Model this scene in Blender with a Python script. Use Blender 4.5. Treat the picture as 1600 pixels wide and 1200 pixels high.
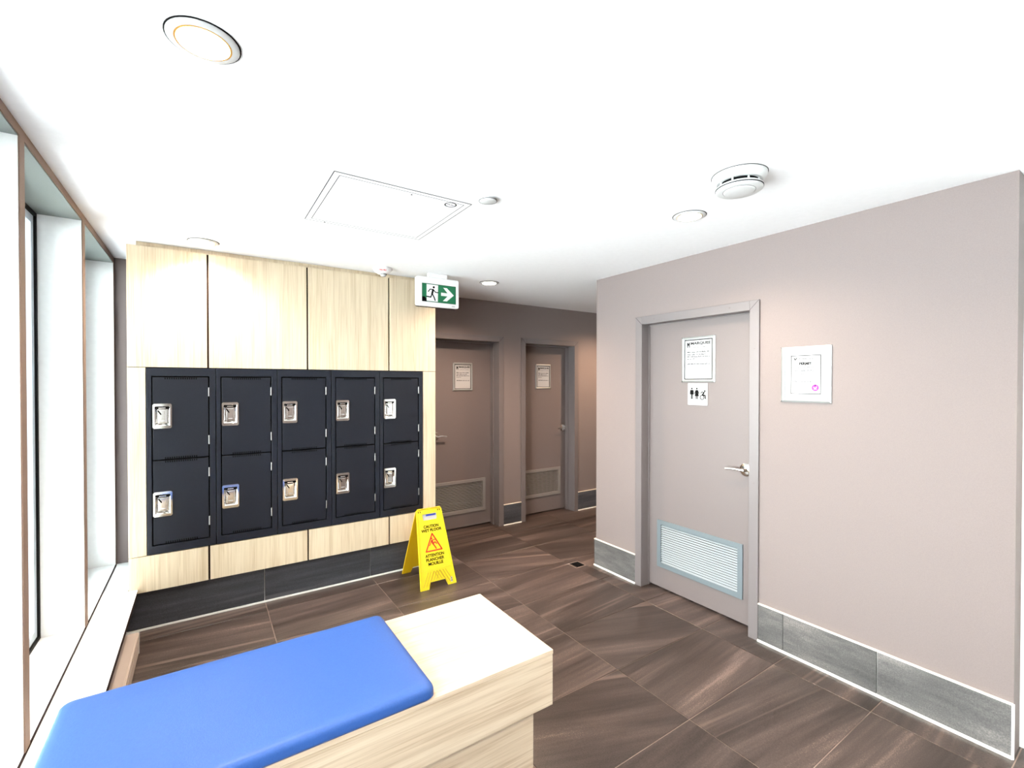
import bpy, bmesh, math, random
from mathutils import Matrix, Vector

# ------------------------------------------------------------------ camera, light, exposure
for o in list(bpy.data.objects):
    bpy.data.objects.remove(o, do_unlink=True)
S = bpy.context.scene
C = S.collection
cam_data = bpy.data.cameras.new('camera')
cam = bpy.data.objects.new('camera', cam_data)
C.objects.link(cam)
cam_data.sensor_width = 36.0
cam_data.lens = 721.0 * 36.0 / 1600.0
cam_data.shift_x = 0.00224
cam_data.shift_y = 0.00339
cam_data.clip_start = 0.02
cam.matrix_world = Matrix(((0.83318, 0.005094, -0.552978, 0.0),
                           (-0.553001, 0.008245, -0.83314, 0.0),
                           (0.000316, 0.999953, 0.009687, 1.64),
                           (0, 0, 0, 1)))
S.camera = cam

world = bpy.data.worlds.new('overcast_sky')
S.world = world
world.use_nodes = True
bg = world.node_tree.nodes['Background']
bg.inputs[0].default_value = (0.94, 0.97, 1.0, 1)
bg.inputs[1].default_value = 6.0

S.view_settings.view_transform = 'Standard'
S.view_settings.look = 'None'
S.view_settings.gamma = 1.0
S.view_settings.use_curve_mapping = False
S.view_settings.exposure = 1.85

DOWNLIGHT_POWER = 45.0
WARM = (1.0, 0.84, 0.66)

# ------------------------------------------------------------------ materials
def nodes_of(name):
    m = bpy.data.materials.new(name)
    m.use_nodes = True
    nt = m.node_tree
    return m, nt, nt.nodes['Principled BSDF']

def N(nt, t, **kw):
    n = nt.nodes.new(t)
    for k, v in kw.items():
        setattr(n, k, v)
    return n

def plain(name, col, rough=0.5, metal=0.0, noise=0.0, nscale=60, bump=0.0, bscale=300, spec=0.5, emit=0.0):
    m, nt, b = nodes_of(name)
    b.inputs['Base Color'].default_value = (*col, 1)
    b.inputs['Roughness'].default_value = rough
    b.inputs['Metallic'].default_value = metal
    b.inputs['Specular IOR Level'].default_value = spec
    if emit:
        b.inputs['Emission Color'].default_value = (*col, 1)
        b.inputs['Emission Strength'].default_value = emit
    tc = N(nt, 'ShaderNodeTexCoord')
    if noise:
        nz = N(nt, 'ShaderNodeTexNoise')
        nz.inputs['Scale'].default_value = nscale
        nz.inputs['Detail'].default_value = 4
        nt.links.new(tc.outputs['Object'], nz.inputs['Vector'])
        mp = N(nt, 'ShaderNodeMapRange')
        mp.inputs['To Min'].default_value = 1 - noise
        mp.inputs['To Max'].default_value = 1 + noise
        mp.inputs['From Min'].default_value = 0.3
        mp.inputs['From Max'].default_value = 0.7
        nt.links.new(nz.outputs['Fac'], mp.inputs['Value'])
        mx = N(nt, 'ShaderNodeVectorMath', operation='SCALE')
        mx.inputs[0].default_value = col
        nt.links.new(mp.outputs[0], mx.inputs['Scale'])
        nt.links.new(mx.outputs[0], b.inputs['Base Color'])
    if bump:
        n2 = N(nt, 'ShaderNodeTexNoise')
        n2.inputs['Scale'].default_value = bscale
        n2.inputs['Detail'].default_value = 3
        nt.links.new(tc.outputs['Object'], n2.inputs['Vector'])
        bp = N(nt, 'ShaderNodeBump')
        bp.inputs['Strength'].default_value = bump
        bp.inputs['Distance'].default_value = 0.002
        nt.links.new(n2.outputs['Fac'], bp.inputs['Height'])
        nt.links.new(bp.outputs[0], b.inputs['Normal'])
    return m

def ramp(nt, stops):
    r = N(nt, 'ShaderNodeValToRGB')
    el = r.color_ramp.elements
    while len(el) < len(stops):
        el.new(0.5)
    for e, (p, c) in zip(el, stops):
        e.position = p
        e.color = (*c, 1)
    return r

def wood(name, axis, c1, c2, c3):
    """pale laminate: fine streaks running along the given axis"""
    m, nt, b = nodes_of(name)
    tc = N(nt, 'ShaderNodeTexCoord')
    oi = N(nt, 'ShaderNodeObjectInfo')
    add = N(nt, 'ShaderNodeVectorMath', operation='MULTIPLY_ADD')
    comb = N(nt, 'ShaderNodeCombineXYZ')
    for i in range(3):
        nt.links.new(oi.outputs['Random'], comb.inputs[i])
    nt.links.new(comb.outputs[0], add.inputs[0])
    add.inputs[1].default_value = (3.1, 2.3, 4.7)
    nt.links.new(tc.outputs['Object'], add.inputs[2])
    def streak(k, along, detail, dist):
        mp = N(nt, 'ShaderNodeMapping')
        sc = [k, k, k]
        sc[axis] = along
        mp.inputs['Scale'].default_value = sc
        nt.links.new(add.outputs[0], mp.inputs['Vector'])
        nz = N(nt, 'ShaderNodeTexNoise')
        nz.inputs['Scale'].default_value = 1
        nz.inputs['Detail'].default_value = detail
        nz.inputs['Distortion'].default_value = dist
        nt.links.new(mp.outputs[0], nz.inputs['Vector'])
        return nz
    a = streak(110, 3.0, 5, 0.6)
    c = streak(18, 0.8, 3, 0.8)
    mx = N(nt, 'ShaderNodeMix')
    mx.inputs[0].default_value = 0.45
    nt.links.new(a.outputs['Fac'], mx.inputs[2])
    nt.links.new(c.outputs['Fac'], mx.inputs[3])
    r = ramp(nt, [(0.36, c3), (0.5, c2), (0.64, c1)])
    nt.links.new(mx.outputs[0], r.inputs[0])
    nt.links.new(r.outputs[0], b.inputs['Base Color'])
    b.inputs['Roughness'].default_value = 0.42
    return m

def stone(name, cols, streak_axis_scale, contrast, rough, speck):
    m, nt, b = nodes_of(name)
    tc = N(nt, 'ShaderNodeTexCoord')
    oi = N(nt, 'ShaderNodeObjectInfo')
    comb = N(nt, 'ShaderNodeCombineXYZ')
    for i in range(3):
        nt.links.new(oi.outputs['Random'], comb.inputs[i])
    add = N(nt, 'ShaderNodeVectorMath', operation='MULTIPLY_ADD')
    nt.links.new(comb.outputs[0], add.inputs[0])
    add.inputs[1].default_value = (17.0, 29.0, 41.0)
    nt.links.new(tc.outputs['Object'], add.inputs[2])
    # the vein direction differs a little from tile to tile
    ang = N(nt, 'ShaderNodeMath', operation='MULTIPLY_ADD')
    wn = N(nt, 'ShaderNodeTexWhiteNoise', noise_dimensions='1D')
    nt.links.new(oi.outputs['Random'], wn.inputs['W'])
    pw = N(nt, 'ShaderNodeMath', operation='POWER')
    nt.links.new(wn.outputs['Value'], pw.inputs[0])
    pw.inputs[1].default_value = 3.0
    nt.links.new(pw.outputs[0], ang.inputs[0])
    ang.inputs[1].default_value = 0.5
    ang.inputs[2].default_value = -0.08
    rot = N(nt, 'ShaderNodeVectorRotate', rotation_type='Z_AXIS')
    nt.links.new(add.outputs[0], rot.inputs['Vector'])
    nt.links.new(ang.outputs[0], rot.inputs['Angle'])
    def nz(scale, detail, dist, rough_=0.5):
        mp = N(nt, 'ShaderNodeMapping')
        mp.inputs['Scale'].default_value = scale
        nt.links.new(rot.outputs[0], mp.inputs['Vector'])
        n = N(nt, 'ShaderNodeTexNoise')
        n.inputs['Scale'].default_value = 1
        n.inputs['Detail'].default_value = detail
        n.inputs['Distortion'].default_value = dist
        n.inputs['Roughness'].default_value = rough_
        nt.links.new(mp.outputs[0], n.inputs['Vector'])
        return n
    sx, sy, sz = streak_axis_scale
    a = nz((sx * .6, sy, sz), 5, 0.15)
    fine = nz((sx * 2, sy * 5, sz * 5), 4, 0.1)
    sp = nz((speck, speck, speck), 3, 0.0, 0.7)
    m1 = N(nt, 'ShaderNodeMix')
    m1.inputs[0].default_value = 0.35
    nt.links.new(a.outputs['Fac'], m1.inputs[2])
    nt.links.new(fine.outputs['Fac'], m1.inputs[3])
    m2 = N(nt, 'ShaderNodeMix')
    m2.inputs[0].default_value = 0.36
    nt.links.new(m1.outputs[0], m2.inputs[2])
    nt.links.new(sp.outputs['Fac'], m2.inputs[3])
    h = contrast
    r = ramp(nt, [(0.5 - h, cols[0]), (0.5, cols[1]), (0.5 + h * .7, cols[2]), (0.5 + h * 1.15, cols[3])])
    nt.links.new(m2.outputs[0], r.inputs[0])
    # narrow straight pale streaks running with the grain
    vn = nz((sx * .22, sy * 1.5, sz * 1.2), 2, 0.12)
    vm_ = N(nt, 'ShaderNodeMapRange')
    vm_.inputs['From Min'].default_value = 0.63
    vm_.inputs['From Max'].default_value = 0.67
    vm_.inputs['To Min'].default_value = 0.0
    vm_.inputs['To Max'].default_value = 0.5
    nt.links.new(vn.outputs['Fac'], vm_.inputs['Value'])
    vmix = N(nt, 'ShaderNodeMix', data_type='RGBA')
    nt.links.new(vm_.outputs[0], vmix.inputs[0])
    nt.links.new(r.outputs[0], vmix.inputs[6])
    vmix.inputs[7].default_value = (*cols[3], 1)
    hv = N(nt, 'ShaderNodeMapRange')
    hv.inputs['To Min'].default_value = 0.86
    hv.inputs['To Max'].default_value = 1.14
    nt.links.new(oi.outputs['Random'], hv.inputs['Value'])
    sc = N(nt, 'ShaderNodeVectorMath', operation='SCALE')
    nt.links.new(vmix.outputs[2], sc.inputs[0])
    nt.links.new(hv.outputs[0], sc.inputs['Scale'])
    nt.links.new(sc.outputs[0], b.inputs['Base Color'])
    b.inputs['Roughness'].default_value = rough
    bp = N(nt, 'ShaderNodeBump')
    bp.inputs['Strength'].default_value = 0.25
    bp.inputs['Distance'].default_value = 0.002
    nt.links.new(m2.outputs[0], bp.inputs['Height'])
    nt.links.new(bp.outputs[0], b.inputs['Normal'])
    return m

def glass(name):
    m = bpy.data.materials.new(name)
    m.use_nodes = True
    nt = m.node_tree
    nt.nodes.clear()
    out = N(nt, 'ShaderNodeOutputMaterial')
    mix = N(nt, 'ShaderNodeMixShader')
    fr = N(nt, 'ShaderNodeFresnel')
    fr.inputs['IOR'].default_value = 1.45
    tr = N(nt, 'ShaderNodeBsdfTransparent')
    tr.inputs['Color'].default_value = (0.93, 0.97, 0.96, 1)
    gl = N(nt, 'ShaderNodeBsdfGlossy')
    gl.inputs['Roughness'].default_value = 0.01
    nt.links.new(fr.outputs[0], mix.inputs[0])
    nt.links.new(tr.outputs[0], mix.inputs[1])
    nt.links.new(gl.outputs[0], mix.inputs[2])
    nt.links.new(mix.outputs[0], out.inputs[0])
    return m

M = {}
M['paint'] = plain('taupe_wall_paint', (0.186, 0.150, 0.142), 0.75, noise=0.05, nscale=220, bump=0.12, bscale=420)
M['door'] = plain('taupe_door_paint', (0.150, 0.123, 0.119), 0.5, noise=0.04, nscale=200)
M['doorframe'] = plain('taupe_frame_paint', (0.150, 0.130, 0.130), 0.38)
M['white'] = plain('white_paint', (0.86, 0.87, 0.87), 0.6, noise=0.02, nscale=40)
M['ceil'] = plain('ceiling_paint', (0.78, 0.77, 0.785), 0.85, bump=0.15, bscale=160, noise=0.015, nscale=30)
M['whitemetal'] = plain('white_metal', (0.56, 0.56, 0.56), 0.35)
M['heater'] = plain('heater_enamel', (0.50, 0.41, 0.36), 0.4)
M['woodv'] = wood('pale_wood_upright_grain', 2, (0.73, 0.62, 0.460), (0.66, 0.545, 0.390), (0.55, 0.43, 0.285))
M['woodh'] = wood('pale_wood_lengthwise_grain', 0, (0.69, 0.58, 0.45), (0.62, 0.50, 0.375), (0.48, 0.365, 0.26))
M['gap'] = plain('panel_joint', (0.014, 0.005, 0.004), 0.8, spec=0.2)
M['locker'] = plain('charcoal_locker_enamel', (0.0080, 0.0100, 0.0170), 0.42, noise=0.12, nscale=320, bump=0.05, bscale=500, spec=0.34)
M['lockframe'] = plain('charcoal_locker_frame_enamel', (0.0095, 0.012, 0.020), 0.33, spec=0.4)
M['black'] = plain('matt_black', (0.0012, 0.0012, 0.0015), 0.8, spec=0.1)
M['gasket'] = plain('black_window_gasket', (0.003, 0.0035, 0.004), 0.6, spec=0.2)
M['chrome'] = plain('chrome', (0.80, 0.79, 0.77), 0.09, metal=1.0)
M['satin'] = plain('satin_steel', (0.34, 0.33, 0.32), 0.35, metal=1.0)
M['alu'] = plain('brushed_aluminium', (0.42, 0.43, 0.43), 0.34, metal=0.6, noise=0.03, nscale=200)
M['louvre'] = plain('grey_blue_louvre_enamel', (0.125, 0.150, 0.165), 0.4)
M['slat'] = plain('pale_slat_enamel', (0.36, 0.39, 0.41), 0.4)
M['louvre2'] = plain('taupe_louvre_enamel', (0.21, 0.195, 0.19), 0.4)
M['edge'] = plain('white_edge_strip', (0.88, 0.87, 0.83), 0.3)
M['topedge'] = plain('cream_tile_edging', (0.72, 0.64, 0.54), 0.4)
M['floor'] = stone('brown_stone_tile', [(0.024, 0.0165, 0.014), (0.056, 0.040, 0.035), (0.088, 0.063, 0.055), (0.19, 0.135, 0.115)], (1.1, 8.0, 2.0), 0.115, 0.34, 190)
M['tile'] = stone('grey_stone_wall_tile', [(0.055, 0.052, 0.052), (0.10, 0.095, 0.093), (0.155, 0.143, 0.138), (0.24, 0.215, 0.205)], (3.2, 3.2, 7.0), 0.12, 0.5, 190)
M['tiledark'] = stone('dark_grey_stone_wall_tile', [(0.022, 0.024, 0.030), (0.045, 0.048, 0.058), (0.072, 0.074, 0.086), (0.13, 0.13, 0.14)], (1.6, 1.6, 9.0), 0.13, 0.5, 190)
M['grout'] = plain('pinkish_grout', (0.27, 0.20, 0.17), 0.9, noise=0.5, nscale=3)
M['blue'] = plain('blue_vinyl', (0.023, 0.086, 0.32), 0.5, noise=0.07, nscale=170, bump=0.2, bscale=260)
M['yellow'] = plain('yellow_plastic', (0.62, 0.52, 0.005), 0.4)
M['yellowdark'] = plain('yellow_plastic_rib', (0.42, 0.28, 0.005), 0.4)
M['red'] = plain('red_print', (0.50, 0.008, 0.004), 0.5)
M['ink'] = plain('black_print', (0.002, 0.002, 0.002), 0.7, spec=0.1)
M['grey'] = plain('grey_print', (0.012, 0.012, 0.014), 0.6)
M['greyl'] = plain('pale_grey_print', (0.05, 0.05, 0.055), 0.6)
M['paper'] = plain('white_paper', (0.40, 0.40, 0.41), 0.7)
M['purple'] = plain('magenta_print', (0.34, 0.01, 0.34), 0.6)
M['green'] = plain('green_exit_print', (0.0, 0.15, 0.055), 0.4)
M['bluelabel'] = plain('blue_print', (0.02, 0.04, 0.35), 0.5)
M['lens'] = plain('warm_lamp_lens', (1.0, 0.88, 0.70), 0.5, emit=9.0)
M['signwhite'] = plain('white_sign_plastic', (0.80, 0.80, 0.80), 0.4)
M['tan'] = plain('tan_wall_paint', (0.25, 0.165, 0.125), 0.7, noise=0.05, nscale=200)
M['yellow_glow'] = plain('yellow_plastic_glow_tint', (0.66, 0.40, 0.004), 0.4)  # same yellow plastic; light through the translucent panel is put into the colour
M['gold'] = plain('gold_reflector', (0.60, 0.30, 0.06), 0.35, metal=0.5)
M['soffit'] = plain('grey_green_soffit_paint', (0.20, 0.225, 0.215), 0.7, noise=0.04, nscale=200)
M['glass'] = glass('window_glass')
M['sash'] = plain('pale_blue_grey_sash', (0.55, 0.62, 0.68), 0.4)

# ------------------------------------------------------------------ mesh helpers
class MB:
    def __init__(self):
        self.v = []
        self.f = []
    def add(self, vs, fs):
        n = len(self.v)
        self.v += [tuple(p) for p in vs]
        self.f += [tuple(i + n for i in f) for f in fs]
        return self
    def box(self, x0, x1, y0, y1, z0, z1):
        vs = [(x0, y0, z0), (x1, y0, z0), (x1, y1, z0), (x0, y1, z0), (x0, y0, z1), (x1, y0, z1), (x1, y1, z1), (x0, y1, z1)]
        return self.add(vs, [(0, 3, 2, 1), (4, 5, 6, 7), (0, 1, 5, 4), (1, 2, 6, 5), (2, 3, 7, 6), (3, 0, 4, 7)])
    def prism(self, poly, y0, y1):
        """2-D outline (x, z), counter-clockwise seen from the front (-y), pulled from y0 (front) to y1"""
        n = len(poly)
        vs = [(x, y0, z) for x, z in poly] + [(x, y1, z) for x, z in poly]
        fs = [tuple(range(n)), tuple(range(2 * n - 1, n - 1, -1))]
        for i in range(n):
            j = (i + 1) % n
            fs.append((i, i + n, j + n, j))
        return self.add(vs, fs)
    def ring(self, o, i, y0, y1):
        """rectangular frame (x0,x1,z0,z1) outer, inner, from y0 (front) to y1"""
        def c(r, y):
            return [(r[0], y, r[2]), (r[1], y, r[2]), (r[1], y, r[3]), (r[0], y, r[3])]
        vs = c(o, y0) + c(i, y0) + c(o, y1) + c(i, y1)
        fs = []
        for k in range(4):
            j = (k + 1) % 4
            fs.append((k, j, 4 + j, 4 + k))
            fs.append((8 + k, 12 + k, 12 + j, 8 + j))
            fs.append((k, 8 + k, 8 + j, j))
            fs.append((4 + k, 4 + j, 12 + j, 12 + k))
        return self.add(vs, fs)
    def lathe(self, prof, cx=0, cy=0, n=32, axis='z'):
        """prof: list of (r, h)"""
        vs = []
        for r, h in prof:
            for k in range(n):
                a = 2 * math.pi * k / n
                if axis == 'z':
                    vs.append((cx + r * math.cos(a), cy + r * math.sin(a), h))
                else:
                    vs.append((cx + r * math.cos(a), h, cy + r * math.sin(a)))
        fs = []
        for i in range(len(prof) - 1):
            for k in range(n):
                j = (k + 1) % n
                fs.append((i * n + k, i * n + j, (i + 1) * n + j, (i + 1) * n + k))
        fs.append(tuple(range(n - 1, -1, -1)))
        L = (len(prof) - 1) * n
        fs.append(tuple(range(L, L + n)))
        return self.add(vs, fs)
    def ribbon(self, pts, w, y0, y1):
        """stroke of width w along (x, z) points, rounded by discs at the joints"""
        for (a, b) in zip(pts[:-1], pts[1:]):
            dx, dz = b[0] - a[0], b[1] - a[1]
            l = math.hypot(dx, dz) or 1e-6
            nx, nz = -dz / l * w / 2, dx / l * w / 2
            self.prism([(a[0] - nx, a[1] - nz), (b[0] - nx, b[1] - nz), (b[0] + nx, b[1] + nz), (a[0] + nx, a[1] + nz)], y0, y1)
        for p in pts:
            self.disc(p, w / 2, y0, y1, 10)
        return self
    def disc(self, c, r, y0, y1, n=20):
        return self.prism([(c[0] + r * math.cos(2 * math.pi * k / n), c[1] + r * math.sin(2 * math.pi * k / n)) for k in range(n)], y0, y1)
    def annulus(self, c, r0, r1, y0, y1, n=32):
        for k in range(n):
            a, b = 2 * math.pi * k / n, 2 * math.pi * (k + 1) / n
            p = lambda r, t: (c[0] + r * math.cos(t), c[1] + r * math.sin(t))
            self.prism([p(r1, a), p(r1, b), p(r0, b), p(r0, a)], y0, y1)
        return self

def link(name, me, mat, parent=None, bevel=0.0, smooth=False, seg=2):
    if mat is not None:
        me.materials.clear()
        me.materials.append(mat)
    o = bpy.data.objects.new(name, me)
    C.objects.link(o)
    if parent is not None:
        o.parent = parent
    if bevel:
        b = o.modifiers.new('bevel', 'BEVEL')
        b.width = bevel
        b.segments = seg
        b.limit_method = 'ANGLE'
        b.angle_limit = math.radians(40)
    if smooth:
        me.polygons.foreach_set('use_smooth', [True] * len(me.polygons))
        try:
            me.set_sharp_from_angle(angle=math.radians(38))
        except Exception:
            pass
    return o

def build(mb, name, mat, parent=None, bevel=0.0, smooth=False, seg=2):
    me = bpy.data.meshes.new(name)
    me.from_pydata(mb.v, [], mb.f)
    bm = bmesh.new()
    bm.from_mesh(me)
    bmesh.ops.recalc_face_normals(bm, faces=bm.faces)
    bm.to_mesh(me)
    bm.free()
    me.update()
    return link(name, me, mat, parent, bevel, smooth, seg)

def tag(o, label=None, cat=None, group=None, kind=None):
    if label:
        o['label'] = label
    if cat:
        o['category'] = cat
    if group:
        o['group'] = group
    if kind:
        o['kind'] = kind
    return o

def empty(name, loc, rz=0.0, label=None, cat=None, group=None, kind=None):
    o = bpy.data.objects.new(name, None)
    C.objects.link(o)
    o.location = loc
    o.rotation_euler = (0, 0, rz)
    o.empty_display_size = 0.05
    return tag(o, label, cat, group, kind)

def copy_tree(o, parent=None):
    c = o.copy()
    C.objects.link(c)
    c.parent = parent
    for ch in o.children:
        copy_tree(ch, c)
    return c

def lettering(body, name, mat, parent, cx, cz, height, width=None, y=-0.0006, align='CENTER', bold=0.0):
    """flat printed letters facing -y, centred on (cx, cz)"""
    cu = bpy.data.curves.new('letters', 'FONT')
    cu.body = body
    cu.size = 1.0
    cu.offset = bold
    cu.resolution_u = 3
    tmp = bpy.data.objects.new('letters', cu)
    C.objects.link(tmp)
    bpy.context.view_layer.update()
    dg = bpy.context.evaluated_depsgraph_get()
    me = bpy.data.meshes.new_from_object(tmp.evaluated_get(dg))
    bpy.data.objects.remove(tmp, do_unlink=True)
    xs = [v.co.x for v in me.vertices]
    ys = [v.co.y for v in me.vertices]
    w, h = max(xs) - min(xs), max(ys) - min(ys)
    s = height / h
    sx = (width / w) if width else s
    x0 = (max(xs) + min(xs)) / 2 if align == 'CENTER' else min(xs)
    z0 = (max(ys) + min(ys)) / 2
    for v in me.vertices:
        v.co = Vector(((v.co.x - x0) * sx + cx, y, (v.co.y - z0) * s + cz))
    me.name = name
    return link(name, me, mat, parent)

def structure(name, mb, mat, bevel=0.0):
    return tag(build(mb, name, mat, None, bevel), kind='structure')

# ------------------------------------------------------------------ room numbers (metres)
H = 2.561
XR, XL = 2.94, -0.543
YF = 4.45
YN = -1.9
XE = 6.0
YC = 3.02            # far corner of the right wall
YE = 0.45            # near corner of the right wall

# ceiling
structure('ceiling', MB().box(XL - 0.35, XE + .1, YN - .1, YF + .1, H, H + 0.1), M['ceil'])

# floor with single tiles
fl = structure('floor', MB().box(XL - 0.3, XE + .1, YN - .1, YF + .3, -0.08, -0.0035), M['grout'])
random.seed(4)
TX0, TW = 1.968, 0.795
TY0, TH = 1.846, 0.468
tile_me = {}
DRAIN = (2.745, 2.865, 3.065, 3.185)
def floor_tile(x0, x1, y0, y1):
    g = 0.0022
    x0 += g; x1 -= g; y0 += g; y1 -= g
    key = (round(x1 - x0, 3), round(y1 - y0, 3))
    if key not in tile_me:
        w, d = x1 - x0, y1 - y0
        b, t = 0.0015, -0.001
        mb = MB()
        vs = [(0, 0, -.03), (w, 0, -.03), (w, d, -.03), (0, d, -.03), (0, 0, t), (w, 0, t), (w, d, t), (0, d, t),
              (b, b, 0), (w - b, b, 0), (w - b, d - b, 0), (b, d - b, 0)]
        fs = [(0, 1, 5, 4), (1, 2, 6, 5), (2, 3, 7, 6), (3, 0, 4, 7), (4, 5, 9, 8), (5, 6, 10, 9), (6, 7, 11, 10), (7, 4, 8, 11), (8, 9, 10, 11)]
        mb.add(vs, fs)
        me = bpy.data.meshes.new('floor_tile')
        me.from_pydata(mb.v, [], mb.f)
        me.materials.append(M['floor'])
        tile_me[key] = me
    o = bpy.data.objects.new('floor_tile', tile_me[key])
    C.objects.link(o)
    o.parent = fl
    o.location = (x0, y0, random.uniform(-0.0004, 0.0004))
for i in range(-4, 6):
    for j in range(-8, 7):
        x0, x1 = TX0 + i * TW, TX0 + (i + 1) * TW
        y0, y1 = TY0 + j * TH, TY0 + (j + 1) * TH
        x0, x1 = max(x0, XL), min(x1, XE)
        y0, y1 = max(y0, YN), min(y1, YF + .2)
        if x1 - x0 < .02 or y1 - y0 < .02:
            continue
        if x0 > XR + .2 and YE + .05 < y0 and y1 < YC - .05:
            continue                                  # behind the right wall
        a, b, c, d = DRAIN
        if x0 < a < x1 and y0 < (c + d) / 2 < y1 and x1 > b:
            floor_tile(x0, a, y0, y1)
            floor_tile(b, x1, y0, y1)
            if c - y0 > .03:
                floor_tile(a, b, y0, c)
            if y1 - d > .03:
                floor_tile(a, b, d, y1)
            continue
        if x0 < (a + b) / 2 < x1 and y0 < (c + d) / 2 < y1:
            floor_tile(x0, a, y0, y1)
            floor_tile(b, x1, y0, y1)
            floor_tile(a, b, y0, c)
            floor_tile(a, b, d, y1)
            continue
        floor_tile(x0, x1, y0, y1)

# walls -------------------------------------------------------------
DW1, DW2, DW3 = 1.0, 0.91, 0.888        # outer widths of the door frames
D1Y = 2.56                              # door_1: far edge of its frame on the right wall
D2X, D3X = 1.955, 3.112
ZD = 2.17
e = 0.03
wr = MB()
wr.box(XR, XR + .12, D1Y - e, YC, 0, H)
wr.box(XR, XR + .12, YE, D1Y - DW1 + e, 0, H)
wr.box(XR, XR + .12, D1Y - DW1 + e, D1Y - e, ZD - e, H)
wr.box(XR + .12, XE, YC - .12, YC, 0, H)
wr.box(XR + .12, XR + .15, D1Y - DW1, D1Y, 0, H)  # unseen slab added behind the door to stop light leaking in
structure('wall_right', wr, M['paint'])
wb = MB()
wb.box(XL, D2X + e, YF, YF + .22, 0, H)
wb.box(D2X + DW2 - e, D3X + e, YF, YF + .22, 0, H)
wb.box(D3X + DW3 - e, XE + .1, YF, YF + .22, 0, H)
wb.box(D2X + e, D2X + DW2 - e, YF, YF + .22, ZD - e, H)
wb.box(D3X + e, D3X + DW3 - e, YF, YF + .22, ZD - e, H)
wb.box(D2X - .05, D3X + DW3 + .05, YF + .22, YF + .26, 0, H)  # unseen slab added behind both back doors to block leaking skylight
structure('wall_back', wb, M['paint'])
structure('wall_hallway', MB().box(XE, XE + .1, YC - .12, YF, 0, H), M['paint'])
structure('wall_near', MB().box(XL, XR + .2, YN - .1, YN, 0, H), M['paint'])
structure('wall_alcove', MB().box(XR + .12, XR + .22, YN, YE + .3, 0, H), M['white'])

# window wall: thin piers, header and upstand, with three glazed bays
SILL, HEAD, XG = 0.300, 2.520, -0.725
piers = [(-1.9, -1.62), (-0.705, -0.64), (0.325, 0.39), (1.32, 1.375), (2.347, 2.403), (3.378, 3.438)]
wl = MB()
wl.box(XG - .12, XL, YN, YF, 0, SILL - .03)
wl.box(XG - .12, XL, YN, YF, HEAD + .006, H)
for a, b in piers:
    wl.box(XG - .02, XL, a, b, SILL - .03, HEAD + .006)
wl.box(XG - .12, XL + .0, 4.437, YF + .2, 0, H)
structure('wall_left', wl, M['tan'])
bays = [(piers[i][1], piers[i + 1][0]) for i in range(5)] + [(piers[5][1], 4.437)]
for k, (a, b) in enumerate(reversed(bays)):
    w = empty('window_%d' % (k + 1), (XG, a, SILL), 0, kind='structure')
    d = b - a
    hh = HEAD - SILL
    dep = XL - XG
    t = 0.005
    r = MB()
    r.box(-.06, dep - .004, 0, t, 0, hh)
    r.box(-.06, dep - .004, d - t, d, 0, hh)
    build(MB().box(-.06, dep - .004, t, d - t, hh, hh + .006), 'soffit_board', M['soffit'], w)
    r.box(-.06, dep - .004, t, d - t, -.03, 0)
    build(r, 'reveal_lining', M['white'], w)
    # frames are drawn as (y, z) rings standing on the glass plane
    def yz(o, i, x0, x1, name, mat):
        mb = MB().ring(o, i, x0, x1)
        mb.v = [(y, x, z) for x, y, z in mb.v]
        return build(mb, name, mat, w)
    yz((t, d - t, 0, hh), (t + .018, d - t - .018, .018, hh - .018), -.010, .006, 'gasket', M['gasket'])
    yz((t + .018, d - t - .018, .018, hh - .018), (t + .060, d - t - .060, .060, hh - .060), -.05, -.004, 'window_frame', M['sash'])
    build(MB().box(-.036, -.030, t + .05, d - t - .05, .05, hh - .05), 'pane', M['glass'], w)

# long ledge board under the windows
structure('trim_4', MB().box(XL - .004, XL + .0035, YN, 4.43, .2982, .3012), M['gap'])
structure('trim_1', MB().box(XL, -0.362, YN, 3.815, 0.291, 0.298).box(XL, -0.412, 3.815, YF, 0.291, 0.298), M['white'], bevel=0.001)
structure('ledge_painted_shade', MB().box(XL, -0.366, YN, 3.813, 0.245, 0.2905), M['gap'])  # dark strip painted in for the shade under the ledge overhang

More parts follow.
